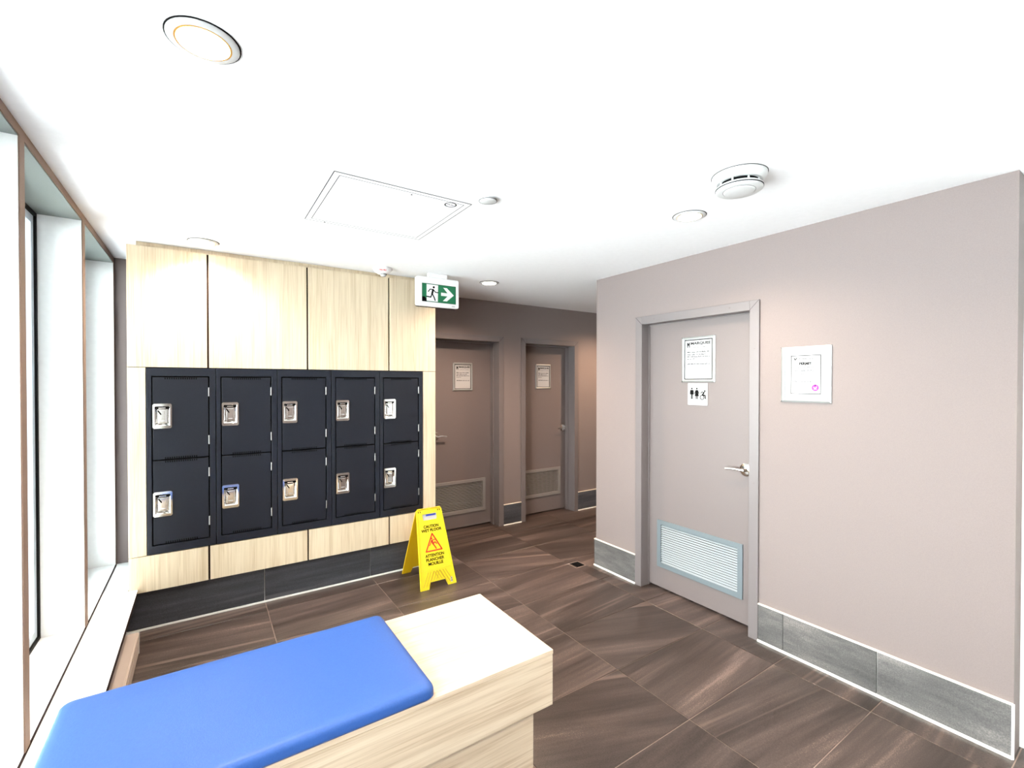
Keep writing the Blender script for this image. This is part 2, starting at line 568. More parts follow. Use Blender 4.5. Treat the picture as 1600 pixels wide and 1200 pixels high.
# ------------------------------------------------------------------ doors
def make_door(name, origin, rz, width, handle_right, depth, louvre, lmat, hinge_side, hx, chamfer=False):
    d = empty(name, origin, rz, kind='structure')
    fw = 0.062
    f = MB()
    y0 = -0.012
    y1 = depth + .03
    f.box(0, fw, y0, 0.0, 0, ZD)
    f.box(width - fw, width, y0, 0.0, 0, ZD)
    f.box(fw, width - fw, y0, 0.0, ZD - fw, ZD)
    f.box(fw - .03, fw, 0, y1, 0, ZD - fw)
    f.box(width - fw, width - fw + .03, 0, y1, 0, ZD - fw)
    f.box(fw, width - fw, 0, y1, ZD - fw, ZD - fw + .03)
    build(f, 'door_frame', M['doorframe'], d, bevel=.002)
    s = MB()
    if depth > .12:
        s.box(fw, fw + .014, depth - .06, depth - .008, 0, ZD - fw)
        s.box(width - fw - .014, width - fw, depth - .06, depth - .008, 0, ZD - fw)
        s.box(fw, width - fw, depth - .06, depth - .008, ZD - fw - .014, ZD - fw)
    else:
        s.box(fw, fw + .006, depth - .012, depth - .002, 0, ZD - fw)
        s.box(width - fw - .006, width - fw, depth - .012, depth - .002, 0, ZD - fw)
        s.box(fw, width - fw, depth - .012, depth - .002, ZD - fw - .006, ZD - fw)
    build(s, 'door_stop', M['doorframe'], d, bevel=.0015)
    # mitre joints at the head corners and the fixing screws
    mj = MB()
    mj.ribbon([(0.002, ZD - .002), (fw, ZD - fw)], .0018, y0 - .0006, y0 + .001)
    mj.ribbon([(width - .002, ZD - .002), (width - fw, ZD - fw)], .0018, y0 - .0006, y0 + .001)
    build(mj, 'mitre_joint', M['gap'], d)
    for sx, sz in ((.03, 1.75), (.03, .28), (.18, ZD - .03), (width - .2, ZD - .03), (width - .03, 1.86), (width - .03, 1.0)):
        build(MB().disc((sx, sz), .005, y0 - .0015, y0 + .001, 10), 'screw', M['door'], d)
    leaf = MB()
    lu0, lu1, lz0, lz1 = louvre
    b = .036
    L0, L1, Z0, Z1 = fw + .003, width - fw - .003, .018, ZD - fw - .004
    leaf.ring((L0, L1, Z0, Z1), (lu0 + b, lu1 - b, lz0 + b, lz1 - b), depth, depth + .045)
    build(leaf, 'door_leaf', M['door'], d, bevel=.0015)
    lv = build(MB().ring((lu0, lu1, lz0, lz1), (lu0 + b, lu1 - b, lz0 + b, lz1 - b), depth - .010, depth + .002), 'louvre_frame', lmat, d, bevel=.002)
    build(MB().box(lu0 + b, lu1 - b, depth + .028, depth + .034, lz0 + b, lz1 - b), 'louvre_backing', M['gap'], lv)
    n = 17
    zz0, zz1 = lz0 + b, lz1 - b
    p = (zz1 - zz0) / n
    sl = MB().prism([(0, 0), (1, 0), (1, 1), (0, 1)], 0, 1)
    slm = bpy.data.meshes.new('slat')
    wv = lu1 - lu0 - 2 * b
    hh_ = p * .46
    # each slat leans: its lower edge stands in front of its upper edge
    vs = [(0, -.006, 0), (wv, -.006, 0), (wv, -.0045, 0.002), (0, -.0045, 0.002),
          (0, .007, hh_), (wv, .007, hh_), (wv, .009, hh_ - .001), (0, .009, hh_ - .001)]
    fs = [(0, 1, 5, 4), (3, 7, 6, 2), (0, 3, 2, 1), (4, 5, 6, 7), (0, 4, 7, 3), (1, 2, 6, 5)]
    slm.from_pydata(vs, [], fs)
    slm.materials.append(M['slat'] if lmat is M['louvre'] else lmat)
    for k in range(n):
        o = bpy.data.objects.new('slat', slm)
        C.objects.link(o)
        o.parent = lv
        o.location = (lu0 + b, depth, zz0 + p * k + p * .15)
    # lever handle
    hd = build(MB().lathe([(.044, depth - .001), (.044, depth - .006), (.039, depth - .010), (.014, depth - .012), (.011, depth - .055), (.004, depth - .058)], hx, 1.06, 28, 'y'), 'handle_rose', M['chrome'], d, smooth=True)
    sgn = -1 if handle_right else 1
    lm = MB()
    pts = [(0, 0, .011), (.02, 0.0, .0105), (.055, .002, .009), (.09, .001, .0085), (.118, -.003, .009)]
    segs = 12
    vs, fs = [], []
    for (dx, dz, r) in pts:
        for k in range(segs):
            a = 2 * math.pi * k / segs
            vs.append((hx + sgn * dx, depth - .050 + .7 * r * math.cos(a) - dx * .02, 1.06 + dz + r * math.sin(a)))
    for i in range(len(pts) - 1):
        for k in range(segs):
            j = (k + 1) % segs
            fs.append((i * segs + k, i * segs + j, (i + 1) * segs + j, (i + 1) * segs + k))
    fs.append(tuple(range(segs)))
    fs.append(tuple(range(len(pts) * segs - segs, len(pts) * segs)))
    lm.add(vs, fs)
    build(lm, 'lever', M['chrome'], hd, smooth=True)
    # strike lip on the jamb beside the handle
    jx = width - fw - .001 if handle_right else fw + .001
    build(MB().box(jx - .0015, jx + .0015, depth - .055, depth - .012, 1.02, 1.11), 'strike_plate', M['satin'], d)
    return d

# door_1 on the right wall (viewer looks along +x: local x is -y)
make_door('door_1', (XR - .002, D1Y, 0), -math.pi / 2, DW1, True, 0.085, (.148, .850, .180, .553), M['louvre'], 'l', .868)
make_door('door_2', (D2X, YF, 0), 0, DW2, False, 0.165, (.085, .765, .170, .545), M['louvre2'], 'r', .135)
make_door('door_3', (D3X, YF, 0), 0, DW3, True, 0.165, (.135, .735, .210, .560), M['louvre2'], 'l', .775)

# ------------------------------------------------------------------ stone baseboards, one tile at a time
def base_run(name, origin, rz, segs, hgt, mat, strip_end_left=0, edge=True, cap=False):
    r = empty(name, origin, rz, kind='structure')
    x0, x1 = segs[0], segs[-1]
    build(MB().box(x0 + .001, x1 - .001, -.002, .001, .001, hgt), 'grout_bed', M['edge'], r)
    for a, b in zip(segs[:-1], segs[1:]):
        mb = MB().box(.0018, b - a - .0018, -.012, -.002, .012, hgt)
        o = build(mb, 'wall_tile', mat, r, bevel=.001, seg=1)
        o.location = (a, 0, 0)
    if edge:
        mb = MB().box(x0, x1, -.020, -.002, .0003, .013)
        build(mb, 'floor_strip', M['edge'], r, bevel=.0015)
    if cap:
        build(MB().box(x0, x1, -.015, 0, hgt, hgt + .007), 'top_edging', M['topedge'], r, bevel=.001)
    return r
# right wall, near part: local x = distance from the door frame towards the camera
base_run('baseboard_right', (XR, D1Y - DW1, 0), -math.pi / 2, [0.0, .152, .622, D1Y - DW1 - YE], .235, M['tile'], cap=True)
base_run('baseboard_corner', (XR, YC, 0), -math.pi / 2, [-.014, YC - D1Y], .235, M['tile'], cap=True)
base_run('baseboard_middle', (D2X + DW2, YF, 0), 0, [0, D3X - D2X - DW2], .235, M['tiledark'], cap=True)
base_run('baseboard_back', (D3X + DW3, YF, 0), 0, [0, .35, 1.145, 1.9], .235, M['tiledark'], cap=True)
base_run('baseboard_return', (XR + .0, YC, 0), math.pi, [-1.6, -.8, 0], .235, M['tile'], cap=True)
# metal corner profile on the right wall end
structure('trim_2', MB().box(XR - .014, XR - .002, YE - .004, YE + .004, 0, .24), M['edge'])

# ------------------------------------------------------------------ locker bank
YL = 3.82
P0, P5 = -0.407, 1.735
L0, L5 = -0.313, 1.614
LB, LT = 0.508, 1.741
q = [0.028, 0.669, 1.310]
sur = empty('locker_surround', (0, YL, 0), 0, 'pale wood panelled surround of the wall lockers between window and back doors', 'cabinet')
car = MB()
g = .020
car.box(P0 + .002, L0 - .004, g, YF - YL, .270, 2.53)
car.box(L5 + .004, P5 - .002, g, YF - YL, .270, 2.53)
car.box(L0 - .004, L5 + .004, g, YF - YL, LT + .002, 2.53)
car.box(L0 - .004, L5 + .004, g, YF - YL, .270, LB - .002)
car.box(L0 - .004, L5 + .004, .55, YF - YL, LB - .002, LT + .002)
build(car, 'carcass', M['gap'], sur)
build(MB().box(-.36, P5 - .01, .022, .5, 2.531, H - .001), 'top_filler', M['woodv'], sur)
G = .0060
def panel(a, b, z0, z1, name):
    o = build(MB().box(0, b - a - 2 * G, 0, g, 0, z1 - z0), name, M['woodv'], sur, bevel=.001, seg=1)
    o.location = (a + G, 0, z0)
xs = [P0 - G] + q + [P5 + G]
for a, b in zip(xs[:-1], xs[1:]):
    panel(a, b, LT + .003, 2.530, 'upper_panel')
    panel(a, b, .270, LB - .003, 'lower_panel')
panel(P0 - G, L0 - .002 + G, LB + .001, LT - .001, 'side_panel')
panel(L5 + .002 - G, P5 + G, LB + .001, LT - .001, 'side_panel')
# recessed toe kick in dark stone
base_run('baseboard_lockers', (0, 3.888, 0), 0, [P0 - .02, .374, 1.165, P5 - .02], .270, M['tiledark'])
structure('trim_3', MB().box(P0 - .02, P5 - .02, 3.889, YF, .001, .268), M['gap'])

PW = (L5 - L0) / 5.0
ZH = LT - LB
def make_locker():
    t = empty('locker', (0, 0, 0))
    w = PW
    rl, rr, rt = .027, .037, .055
    zm = 1.128 - LB
    body = MB()
    body.ring((.0028, w - .0028, .003, ZH - .003), (rl, w - rr, rt, ZH - rt), -.004, .02)
    body.box(.004, w - .004, .30, .31, .004, ZH - .004)
    body.box(.004, .006, .02, .30, .004, ZH - .004)
    body.box(w - .006, w - .004, .02, .30, .004, ZH - .004)
    body.box(.006, w - .006, .02, .30, .004, .006)
    body.box(.006, w - .006, .02, .30, ZH - .006, ZH - .004)
    
    build(body, 'locker_frame', M['lockframe'], t, bevel=.003)
    build(MB().box(rl + .001, w - rr - .001, .019, .30, zm - .006, zm + .006).box(.007, w - .007, .021, .024, .007, ZH - .007), 'inner_shelf', M['black'], t)
    for (z0, z1, lz) in ((zm + .004, ZH - rt - .008, 1.420 - LB), (rt + .008, zm - .004, .836 - LB)):
        x0, x1 = rl + .008, w - rr - .008
        lx = .085
        lw, lh = .038, .062
        door = build(MB().ring((x0, x1, z0, z1), (lx - lw, lx + lw, lz - lh, lz + lh), -.002, .016), 'door', M['locker'], t, bevel=.0025)
        # pressed steel latch plate with a sunken cup
        ow, oh = .053, .084
        pl = MB()
        o8 = [(-ow + .008, -oh), (ow - .008, -oh), (ow, -oh + .008), (ow, oh - .008), (ow - .008, oh), (-ow + .008, oh), (-ow, oh - .008), (-ow, -oh + .008)]
        i8 = [(-lw + .003, -lh), (lw - .003, -lh), (lw, -lh + .003), (lw, lh - .003), (lw - .003, lh), (-lw + .003, lh), (-lw, lh - .003), (-lw, -lh + .003)]
        iw = [(.72 * a, .80 * b) for a, b in i8]
        def lay(p8, y):
            return [(lx + a, y, lz + b) for a, b in p8]
        rings = [lay(o8, -.002), lay([(a * .97, b * .98) for a, b in o8], -.0062), lay([(a * 1.06, b * 1.04) for a, b in i8], -.0066), lay(i8, -.004), lay(iw, .013)]
        vs = [p for r_ in rings for p in r_]
        fs = []
        for i in range(4):
            for k in range(8):
                j = (k + 1) % 8
                fs.append((i * 8 + k, i * 8 + j, (i + 1) * 8 + j, (i + 1) * 8 + k))
        fs.append(tuple(range(32, 40)))
        pl.add(vs, fs)
        build(pl, 'latch_plate', M['chrome'], door, smooth=True)
        build(MB().box(lx - .030, lx + .034, -.007, .004, lz + .046, lz + .060), 'latch_slot', M['black'], door)
        build(MB().box(lx - .020, lx + .018, -.010, -.002, lz + .049, lz + .057), 'latch_tab', M['chrome'], door, bevel=.002)
        build(MB().box(lx - .022, lx + .022, -.001, .0135, lz - .044, lz + .040), 'finger_lift', M['chrome'], door, bevel=.003)
        build(MB().ribbon([(lx - .022, lz + .034), (lx - .008, lz + .012)], .007, -.003, .0), 'padlock_slot', M['black'], door)
        build(MB().box(lx - .012, lx + .014, -.0018, .0, lz - .034, lz - .029), 'label_strip', M['paper'], door)
        sl = MB()
        for zz, s0 in ((z1, -1), (z0, 1)):
            for k in range(15):
                xx = .098 + k * .0122
                a, b = (zz - .014, zz - .001) if s0 < 0 else (zz + .001, zz + .014)
                sl.box(xx, xx + .0062, -.0030, .0, a, b)
        tag(build(sl, 'vent_slots', M['black'], door), kind='stuff')
        for hz in (z1 - .10, z0 + .115):
            build(MB().lathe([(.0045, hz - .03), (.0045, hz + .03)], x1 + .004, -.005, 10), 'hinge', M['satin'], door, smooth=True)
    return t
loc_labels = ['dark grey two-door locker at the left end, beside the wood panel near the windows',
              'dark grey two-door locker, second from the window end of the row',
              'dark grey two-door locker in the middle of the row of five',
              'dark grey two-door locker, second from the end by the back doors',
              'dark grey two-door locker at the right end, nearest the yellow floor sign']
proto = make_locker()
for k in range(5):
    o = proto if k == 0 else copy_tree(proto)
    o.location = (L0 + k * PW, YL, LB)
    tag(o, loc_labels[k], 'locker', 'wall lockers in the wood surround')

# ------------------------------------------------------------------ bench and cushion
bx0, bx1, by0, by1, bz0, bz1 = -.352, 1.219, 1.506, 2.123, .289, .520
bn = empty('bench', (bx0, by0, 0), 0, 'pale wood box bench with recessed plinth standing in front of the windows', 'bench')
w, d = bx1 - bx0, by1 - by0
build(MB().box(0, w, -.001, d, bz1 - .018, bz1), 'bench_top', M['woodh'], bn, bevel=.0015)
build(MB().box(0.002, w - .002, 0, .018, bz0, bz1 - .0195), 'front_panel', M['woodh'], bn, bevel=.001)
build(MB().box(0.002, w - .002, d - .018, d, bz0, bz1 - .0195), 'back_panel', M['woodh'], bn, bevel=.001)
build(MB().box(w - .020, w - .002, .0185, d - .0185, bz0, bz1 - .0195), 'end_panel', M['woodh'], bn, bevel=.001)
build(MB().box(0.03, w - .021, .019, d - .019, bz0, bz0 + .018), 'underside', M['woodh'], bn)
build(MB().box(.09, w - .062, .055, d - .055, 0.001, bz0), 'plinth', M['woodh'], bn, bevel=.001)

cu = MB()
cx0, cx1, cy0, cy1, cz0, cz1 = -.405, .682, 1.497, 2.113, .5205, .574
# rounded slab: rows of rounded rectangles, slightly domed on top
def rrect(x0, x1, y0, y1, r, z, n=6):
    out = []
    for (ax, ay, a0) in ((x1 - r, y1 - r, 0), (x0 + r, y1 - r, 90), (x0 + r, y0 + r, 180), (x1 - r, y0 + r, 270)):
        for k in range(n + 1):
            a = math.radians(a0 + 90 * k / n)
            out.append((ax + r * math.cos(a), ay + r * math.sin(a), z))
    return out
prof = [(.008, 0), (.0, .010), (.0, .030), (.003, .040), (.009, .0475), (.018, .052), (.035, .0545), (.09, .056)]
rs = [rrect(cx0 + i, cx1 - i, cy0 + i, cy1 - i, .03, cz0 + z) for i, z in prof]
n = len(rs[0])
vs = [p for r_ in rs for p in r_]
fs = [tuple(range(n - 1, -1, -1))]
for i in range(len(rs) - 1):
    for k in range(n):
        j = (k + 1) % n
        fs.append((i * n + k, i * n + j, (i + 1) * n + j, (i + 1) * n + k))
fs.append(tuple(range((len(rs) - 1) * n, len(rs) * n)))
me_c = MB().add([(x - cx0, y - cy0, z - cz0) for x, y, z in vs], fs)
co = build(me_c, 'seat_cushion', M['blue'], None, smooth=True)
co.location = (cx0, cy0, cz0)
tag(co, 'flat bright blue vinyl cushion lying on the pale wood bench', 'cushion')

# ------------------------------------------------------------------ baseboard heater under the ledge
ht = empty('baseboard_heater', (XL, 0.3, 0), 0, 'low cream baseboard heater on the floor under the window ledge', 'heater')
L = 3.53 - .3
def extr(poly, y0, y1):
    return MB().prism(poly, y0, y1)
build(extr([(.002, .02), (.06, .02), (.06, .150), (.002, .150)], 0, L), 'heater_back', M['heater'], ht)
build(extr([(.06, .142), (.205, .142), (.213, .135), (.213, .110), (.209, .110), (.209, .132), (.200, .137), (.06, .137)], 0, L), 'heater_top', M['heater'], ht)
build(extr([(.190, .028), (.212, .022), (.213, .098), (.207, .098)], 0, L), 'front_cover', M['heater'], ht)
build(extr([(.06, .04), (.17, .04), (.17, .12), (.06, .12)], .02, L - .03), 'heating_fins', M['gap'], ht)
build(extr([(.002, .012), (.214, .012), (.215, .137), (.206, .145), (.002, .152)], L, L + .006), 'end_cap', M['whitemetal'], ht)

# ------------------------------------------------------------------ yellow wet floor sign
ws = empty('wet_floor_sign', (1.569, 3.595, 0), 0, 'yellow folding caution wet floor sign standing on the tiles in front of the lockers', 'sign')
SL = .628                                   # length of a panel along its slope
tilt = math.asin(.205 / SL)
bw, tw = .157, .112
def hw(v):
    return bw + (tw - bw) * v / SL
def sign_panel(front):
    out = [(-bw, 0), (-bw + .074, 0), (-bw + .092, .050), (bw - .092, .050), (bw - .074, 0), (bw, 0),
           (tw + .002, SL - .02), (tw - .012, SL), (-tw + .012, SL), (-tw - .002, SL - .02)]
    hole = [(-.058, SL - .098), (.058, SL - .098), (.064, SL - .086), (.064, SL - .048), (-.064, SL - .048), (-.064, SL - .086)]
    bm = bmesh.new()
    def loop(pts):
        vv = [bm.verts.new((x, 0, z)) for x, z in pts]
        return [bm.edges.new((vv[i], vv[(i + 1) % len(vv)])) for i in range(len(vv))]
    ed = loop(out) + loop(hole)
    bmesh.ops.triangle_fill(bm, use_beauty=True, edges=ed)
    g_ = bmesh.ops.extrude_face_region(bm, geom=bm.faces[:])
    for v in [x for x in g_['geom'] if isinstance(x, bmesh.types.BMVert)]:
        v.co.y += .006
    bmesh.ops.recalc_face_normals(bm, faces=bm.faces)
    me = bpy.data.meshes.new('panel')
    bm.to_mesh(me)
    bm.free()
    o = link('front_panel' if front else 'rear_panel', me, M['yellow'] if front else M['yellow_glow'], ws)
    # raised rim, separator and chevron ribs
    r = MB()
    y0, y1 = -.004, .0
    for s in (-1, 1):
        r.ribbon([(s * (bw - .004), .004), (s * (tw - .003), SL - .02)], .007, y0, y1)
        r.ribbon([(s * (bw - .022), .145), (s * (tw - .016), SL - .055)], .003, y0 * .5, y1)
    r.ribbon([(-hw(.142) + .012, .142), (hw(.142) - .012, .142)], .003, y0 * .6, y1)
    build(r, 'rim', M['yellow'], o)
    c = MB()
    for s in (-1, 1):
        for k in range(6):
            x0 = s * (.128 - k * .0235)
            zb = .022 if abs(x0) > .075 else .062
            dx = -s * .052 * (.128 - zb) / .106
            c.ribbon([(x0, zb), (x0 + dx, .126)], .0035, y0 * .7, y1)
    build(c, 'ribs', M['yellowdark'], o)
    return o
fp = sign_panel(True)
fp.rotation_euler = (-tilt, 0, 0)
fp.location = (0, -.205, 0)
rp = sign_panel(False)
rp.rotation_euler = (-tilt, 0, math.pi)
rp.location = (0, .205, 0)
for pn in (fp, rp):
    for body, zc, wd_ in (('CAUTION', .478, .133), ('WET FLOOR', .447, .180), ('ATTENTION', .250, .165), ('PLANCHER', .218, .158), ('MOUILLE', .186, .130)):
        lettering(body, 'lettering', M['ink'], pn, 0, zc, .024, wd_, y=-.0014, bold=.03)
    tri = MB()
    z0 = .284
    a, b, c_ = (-.070, z0), (.070, z0), (0, z0 + .134)
    tri.ribbon([a, b, c_, a], .0095, -.0018, .0)
    build(tri, 'warning_triangle', M['red'], pn)
    man = MB()
    k_ = 1.25
    def K(pts):
        return [(x * k_, z0 + z * k_) for x, z in pts]
    man.disc(K([(-.008, .076)])[0], .0075, -.0018, 0, 12)
    man.ribbon(K([(-.008, .063), (-.001, .042)]), .015, -.0018, 0)
    man.ribbon(K([(-.010, .064), (-.020, .044), (-.028, .034)]), .006, -.0018, 0)
    man.ribbon(K([(-.004, .064), (.006, .068), (.016, .066)]), .006, -.0018, 0)
    man.ribbon(K([(-.002, .042), (.010, .022), (.016, .010)]), .009, -.0018, 0)
    man.ribbon(K([(.0, .043), (.012, .052), (.024, .040)]), .008, -.0018, 0)
    build(man, 'falling_figure', M['red'], pn)
    for s in (-1, 1):
        for k in (.078, .095):
            build(MB().box(s * k - .0025, s * k + .0025, -.0015, 0, SL - .034, SL - .022), 'rivet_slot', M['ink'], pn)
build(MB().box(-.064, .064, .0075, .012, SL - .100, SL - .046), 'maker_label', M['paper'], fp)
build(MB().box(-.030, .058, .0068, .0076, SL - .066, SL - .052), 'label_band', M['bluelabel'], fp)
build(MB().box(.110, .126, -.0016, 0, .018, .056), 'sticker', M['paper'], fp)
build(MB().box(.114, .121, -.0022, -.0015, .024, .031), 'sticker_mark', M['grey'], fp)
build(MB().box(.114, .121, -.0022, -.0015, .042, .049), 'sticker_mark', M['grey'], fp)
hz = SL * math.cos(tilt)
for s in (-1, 1):
    build(MB().box(s * .088 - .013, s * .088 + .013, -.010, .010, hz - .014, hz - .002), 'hinge_clip', M['yellow'], ws, bevel=.002)
build(MB().box(-.012, .012, -.010, .010, hz - .012, hz - .001), 'hinge_clip', M['yellow'], ws, bevel=.002)

# ------------------------------------------------------------------ ceiling fittings
def downlight(x, y, label, k=1.0, col=WARM):
    t = empty('ceiling_light', (x, y, H), 0, label, 'ceiling light', 'round recessed ceiling lights')
    build(MB().lathe([(.085, -.0005), (.085, -.004), (.080, -.0075), (.066, -.0075), (.063, -.003), (.063, -.0005)], 0, 0, 40), 'trim_ring', M['whitemetal'], t, smooth=True)
    build(MB().lathe([(.0885, -.0003), (.0885, -.0022)], 0, 0, 40), 'painted_shadow_ring', M['ink'], t)  # black disc painted in as a shadow outline around the trim
    build(MB().lathe([(.0665, -.0070), (.0665, -.0082), (.0625, -.0082)], 0, 0, 40), 'reflector_rim', M['gold'], t, smooth=True)
    build(MB().lathe([(.0615, -.0035), (.0615, -.0090)], 0, 0, 40), 'lens', M['lens'], t, smooth=True)
    ld = bpy.data.lights.new('lamp', 'SPOT')
    ld.energy = DOWNLIGHT_POWER * k
    ld.color = col
    ld.spot_size = math.radians(150)
    ld.spot_blend = 0.9
    ld.shadow_soft_size = .05
    lo = bpy.data.objects.new('lamp', ld)
    C.objects.link(lo)
    lo.parent = t
    lo.location = (0, 0, -.02)
    return t
downlight(.005, 3.620, 'round recessed ceiling light close to the pale wood panels above the lockers', .6)
downlight(.005, 1.500, 'round recessed ceiling light cut off by the top of the picture, nearest the windows')
downlight(2.235, 1.578, 'round recessed ceiling light between the round detector and the right wall')
downlight(2.190, 3.640, 'round recessed ceiling light in front of the back doors', 1.7, (1.0, 0.74, 0.54))
downlight(4.25, 3.720, 'round recessed ceiling light down the hallway, hidden behind the right wall', 1.5, (1.0, 0.68, 0.44))
downlight(.6, -0.55, 'added unseen ceiling light behind the viewer')  # lamp added out of view for ambient room light
downlight(2.235, -0.55, 'added unseen ceiling light behind the viewer, by the right wall')  # second unseen lamp added for ambient light

sc = empty('sprinkler_cover', (1.190, 1.990, H), 0, 'small round white cover plate on the ceiling beside the access panel', 'sprinkler')
build(MB().lathe([(.0455, -.0110), (.0455, -.0125)], 0, 0, 32), 'painted_rim_shadow', M['grey'], sc)  # near-black disc painted in as the shadow line round the plate
build(MB().lathe([(.036, -.0005), (.036, -.010)], 0, 0, 32), 'collar', M['whitemetal'], sc, smooth=True)
build(MB().lathe([(.043, -.010), (.043, -.0125), (.040, -.014)], 0, 0, 32), 'cover_plate', M['whitemetal'], sc, smooth=True)

cx, cy = 1.985, 1.150
sd = empty('ceiling_detector', (cx, cy, H), 0, 'large stepped round white detector on the ceiling near the right wall', 'detector')
build(MB().lathe([(.112, -.0005), (.112, -.010), (.106, -.022), (.092, -.034)], 0, 0, 48), 'base', M['whitemetal'], sd, smooth=True)
build(MB().lathe([(.1145, -.0003), (.1145, -.0025)], 0, 0, 48), 'painted_shadow_ring', M['grey'], sd)  # near-black disc painted in as the shadow line round the base
build(MB().lathe([(.0975, -.0585), (.0975, -.0625)], 0, 0, 48), 'disc_seam', M['ink'], sd)
build(MB().lathe([(.078, -.033), (.078, -.052)], 0, 0, 48), 'dark_gap', M['black'], sd, smooth=True)
for k in range(8):
    a = k * math.pi / 4 + .2
    o = build(MB().box(.076, .084, -.003, .003, -.053, -.033), 'post', M['whitemetal'], sd)
    o.rotation_euler = (0, 0, a)
build(MB().lathe([(.094, -.051), (.096, -.055), (.096, -.066), (.090, -.070), (.066, -.070), (.062, -.074), (.058, -.075)], 0, 0, 48), 'lower_disc', M['whitemetal'], sd, smooth=True)
build(MB().lathe([(.0665, -.0695), (.0665, -.0708), (.0640, -.0708)], 0, 0, 48), 'groove', M['grey'], sd)

fa = empty('fire_alarm', (1.205, 3.660, H), 0, 'white domed fire alarm with red letters on the ceiling, left of the exit sign', 'fire alarm')
build(MB().lathe([(.072, -.0005), (.074, -.008), (.072, -.018), (.060, -.034), (.040, -.045)], 0, 0, 40), 'housing', M['signwhite'], fa, smooth=True)
build(MB().lathe([(.024, -.043), (.024, -.056), (.018, -.066), (.008, -.069)], 0, -.012, 24), 'sensor_cap', M['whitemetal'], fa, smooth=True)
vt = MB()
for k in range(7):
    a = math.pi * (1.1 + .8 * k / 6)
    vt.box(.024 * math.cos(a) - .0015, .024 * math.cos(a) + .0015, -.012 + .0245 * math.sin(a) - .001, -.012 + .0245 * math.sin(a) + .001, -.058, -.046)
tag(build(vt, 'sensor_vents', M['black'], fa), kind='stuff')
fe = lettering('FIRE FEU', 'red_lettering', M['red'], fa, 0, 0, .012, .056, y=0, bold=.04)
fe.rotation_euler = (math.radians(37), 0, math.radians(-18))
fe.location = (-.0213, -.0652, -.0285)

ap = empty('access_panel', (.480, 2.100, H), 0, 'flat white rectangular access panel in the middle of the ceiling', 'access panel')
W_, D_ = .675, .695
def flat_ring(o, i, z0, z1):
    mb = MB().ring(o, i, z0, z1)
    mb.v = [(x, z, y) for x, y, z in mb.v]
    return mb
build(flat_ring((-.003, W_ + .003, -.003, D_ + .003), (.0, W_, .0, D_), -.0018, -.0003), 'edge_joint', M['ink'], ap)
build(flat_ring((0, W_, 0, D_), (.026, W_ - .026, .026, D_ - .026), -.0014, -.0003), 'panel_frame', M['ceil'], ap)
build(flat_ring((.0262, W_ - .0262, .0262, D_ - .0262), (.029, W_ - .029, .029, D_ - .029), -.0018, -.0003), 'panel_joint', M['ink'], ap)
build(MB().box(.029, W_ - .029, .029, D_ - .029, -.0014, -.0003), 'panel_door', M['ceil'], ap)
st = MB().annulus((0, 0), .025, .032, -.0006, 0, 32)
st.ribbon([(-.019, .003), (-.012, -.003), (-.004, .003), (.004, -.003), (.012, .003), (.019, -.002)], .005, -.0006, 0)
so = build(st, 'stamp_mark', M['ink'], ap)
so.rotation_euler = (-math.pi / 2, 0, 0)
so.location = (.588, .062, -.0016)
for x_, y_ in ((.37, .045), (.10, D_ - .012)):
    build(MB().lathe([(.004, -.003), (.004, -.0052)], x_, y_, 10), 'latch_screw', M['grey'], ap)

# ------------------------------------------------------------------ exit sign
ex = empty('exit_sign', (1.462, 3.600, 2.282), 0, 'white exit sign with green running figure and right arrow hanging below the ceiling', 'exit sign')
W_, H_ = .383, .240
body = MB()
r_ = .014
def rr2(x0, x1, z0, z1, r, n=5):
    out = []
    for (ax, az, a0) in ((x1 - r, z1 - r, 0), (x0 + r, z1 - r, 90), (x0 + r, z0 + r, 180), (x1 - r, z0 + r, 270)):
        for k in range(n + 1):
            a = math.radians(a0 + 90 * k / n)
            out.append((ax + r * math.cos(a), az + r * math.sin(a)))
    return out
build(MB().prism(rr2(0, W_, 0, H_, r_), -.022, .022), 'housing', M['signwhite'], ex, bevel=.003)
build(MB().prism(rr2(.006, W_ - .004, -.004, H_ - .006, r_), .0225, .034), 'painted_shadow_back', M['black'], ex)  # black backing peeking out below, painting the dark shadow edge of the sign
build(MB().box(.105, .275, -.02, .02, H_, 2.561 - 2.282 - .001), 'ceiling_canopy', M['signwhite'], ex, bevel=.003)
gx0, gx1, gz0, gz1 = .046, .352, .036, .184
pw, ph = gx1 - gx0, gz1 - gz0
build(MB().box(gx0, gx1, -.0228, -.0218, gz0, gz1), 'green_field', M['green'], ex)
X = lambda u: gx0 + u * pw
Z = lambda v: gz1 - v * ph
def pg(mb, pts, y0=-.0234, y1=-.0226):
    return mb.prism([(X(u), Z(v)) for u, v in pts][::-1], y0, y1)
wd = MB()
pg(wd, [(.125, .03), (.465, .03), (.455, .97), (.125, .97)])
build(wd, 'white_doorway', M['signwhite'], ex)
build(MB().ring((gx0 - .002, gx1 + .002, gz0 - .002, gz1 + .002), (gx0, gx1, gz0, gz1), -.0232, -.0218), 'field_outline', M['ink'], ex)
mn = MB()
P = lambda u, v: (X(u), Z(v))
y0, y1 = -.0242, -.0233
mn.disc(P(.335, .17), .0095, y0, y1, 16)
mn.ribbon([P(.315, .32), P(.285, .56)], .017, y0, y1)
mn.ribbon([P(.315, .30), P(.225, .30), P(.175, .44)], .0075, y0, y1)
mn.ribbon([P(.335, .33), P(.385, .44), P(.465, .45)], .0075, y0, y1)
mn.ribbon([P(.285, .56), P(.245, .74), P(.13, .72)], .0095, y0, y1)
mn.ribbon([P(.295, .56), P(.345, .74), P(.375, .90)], .0095, y0, y1)
build(mn, 'running_figure', M['ink'], ex)
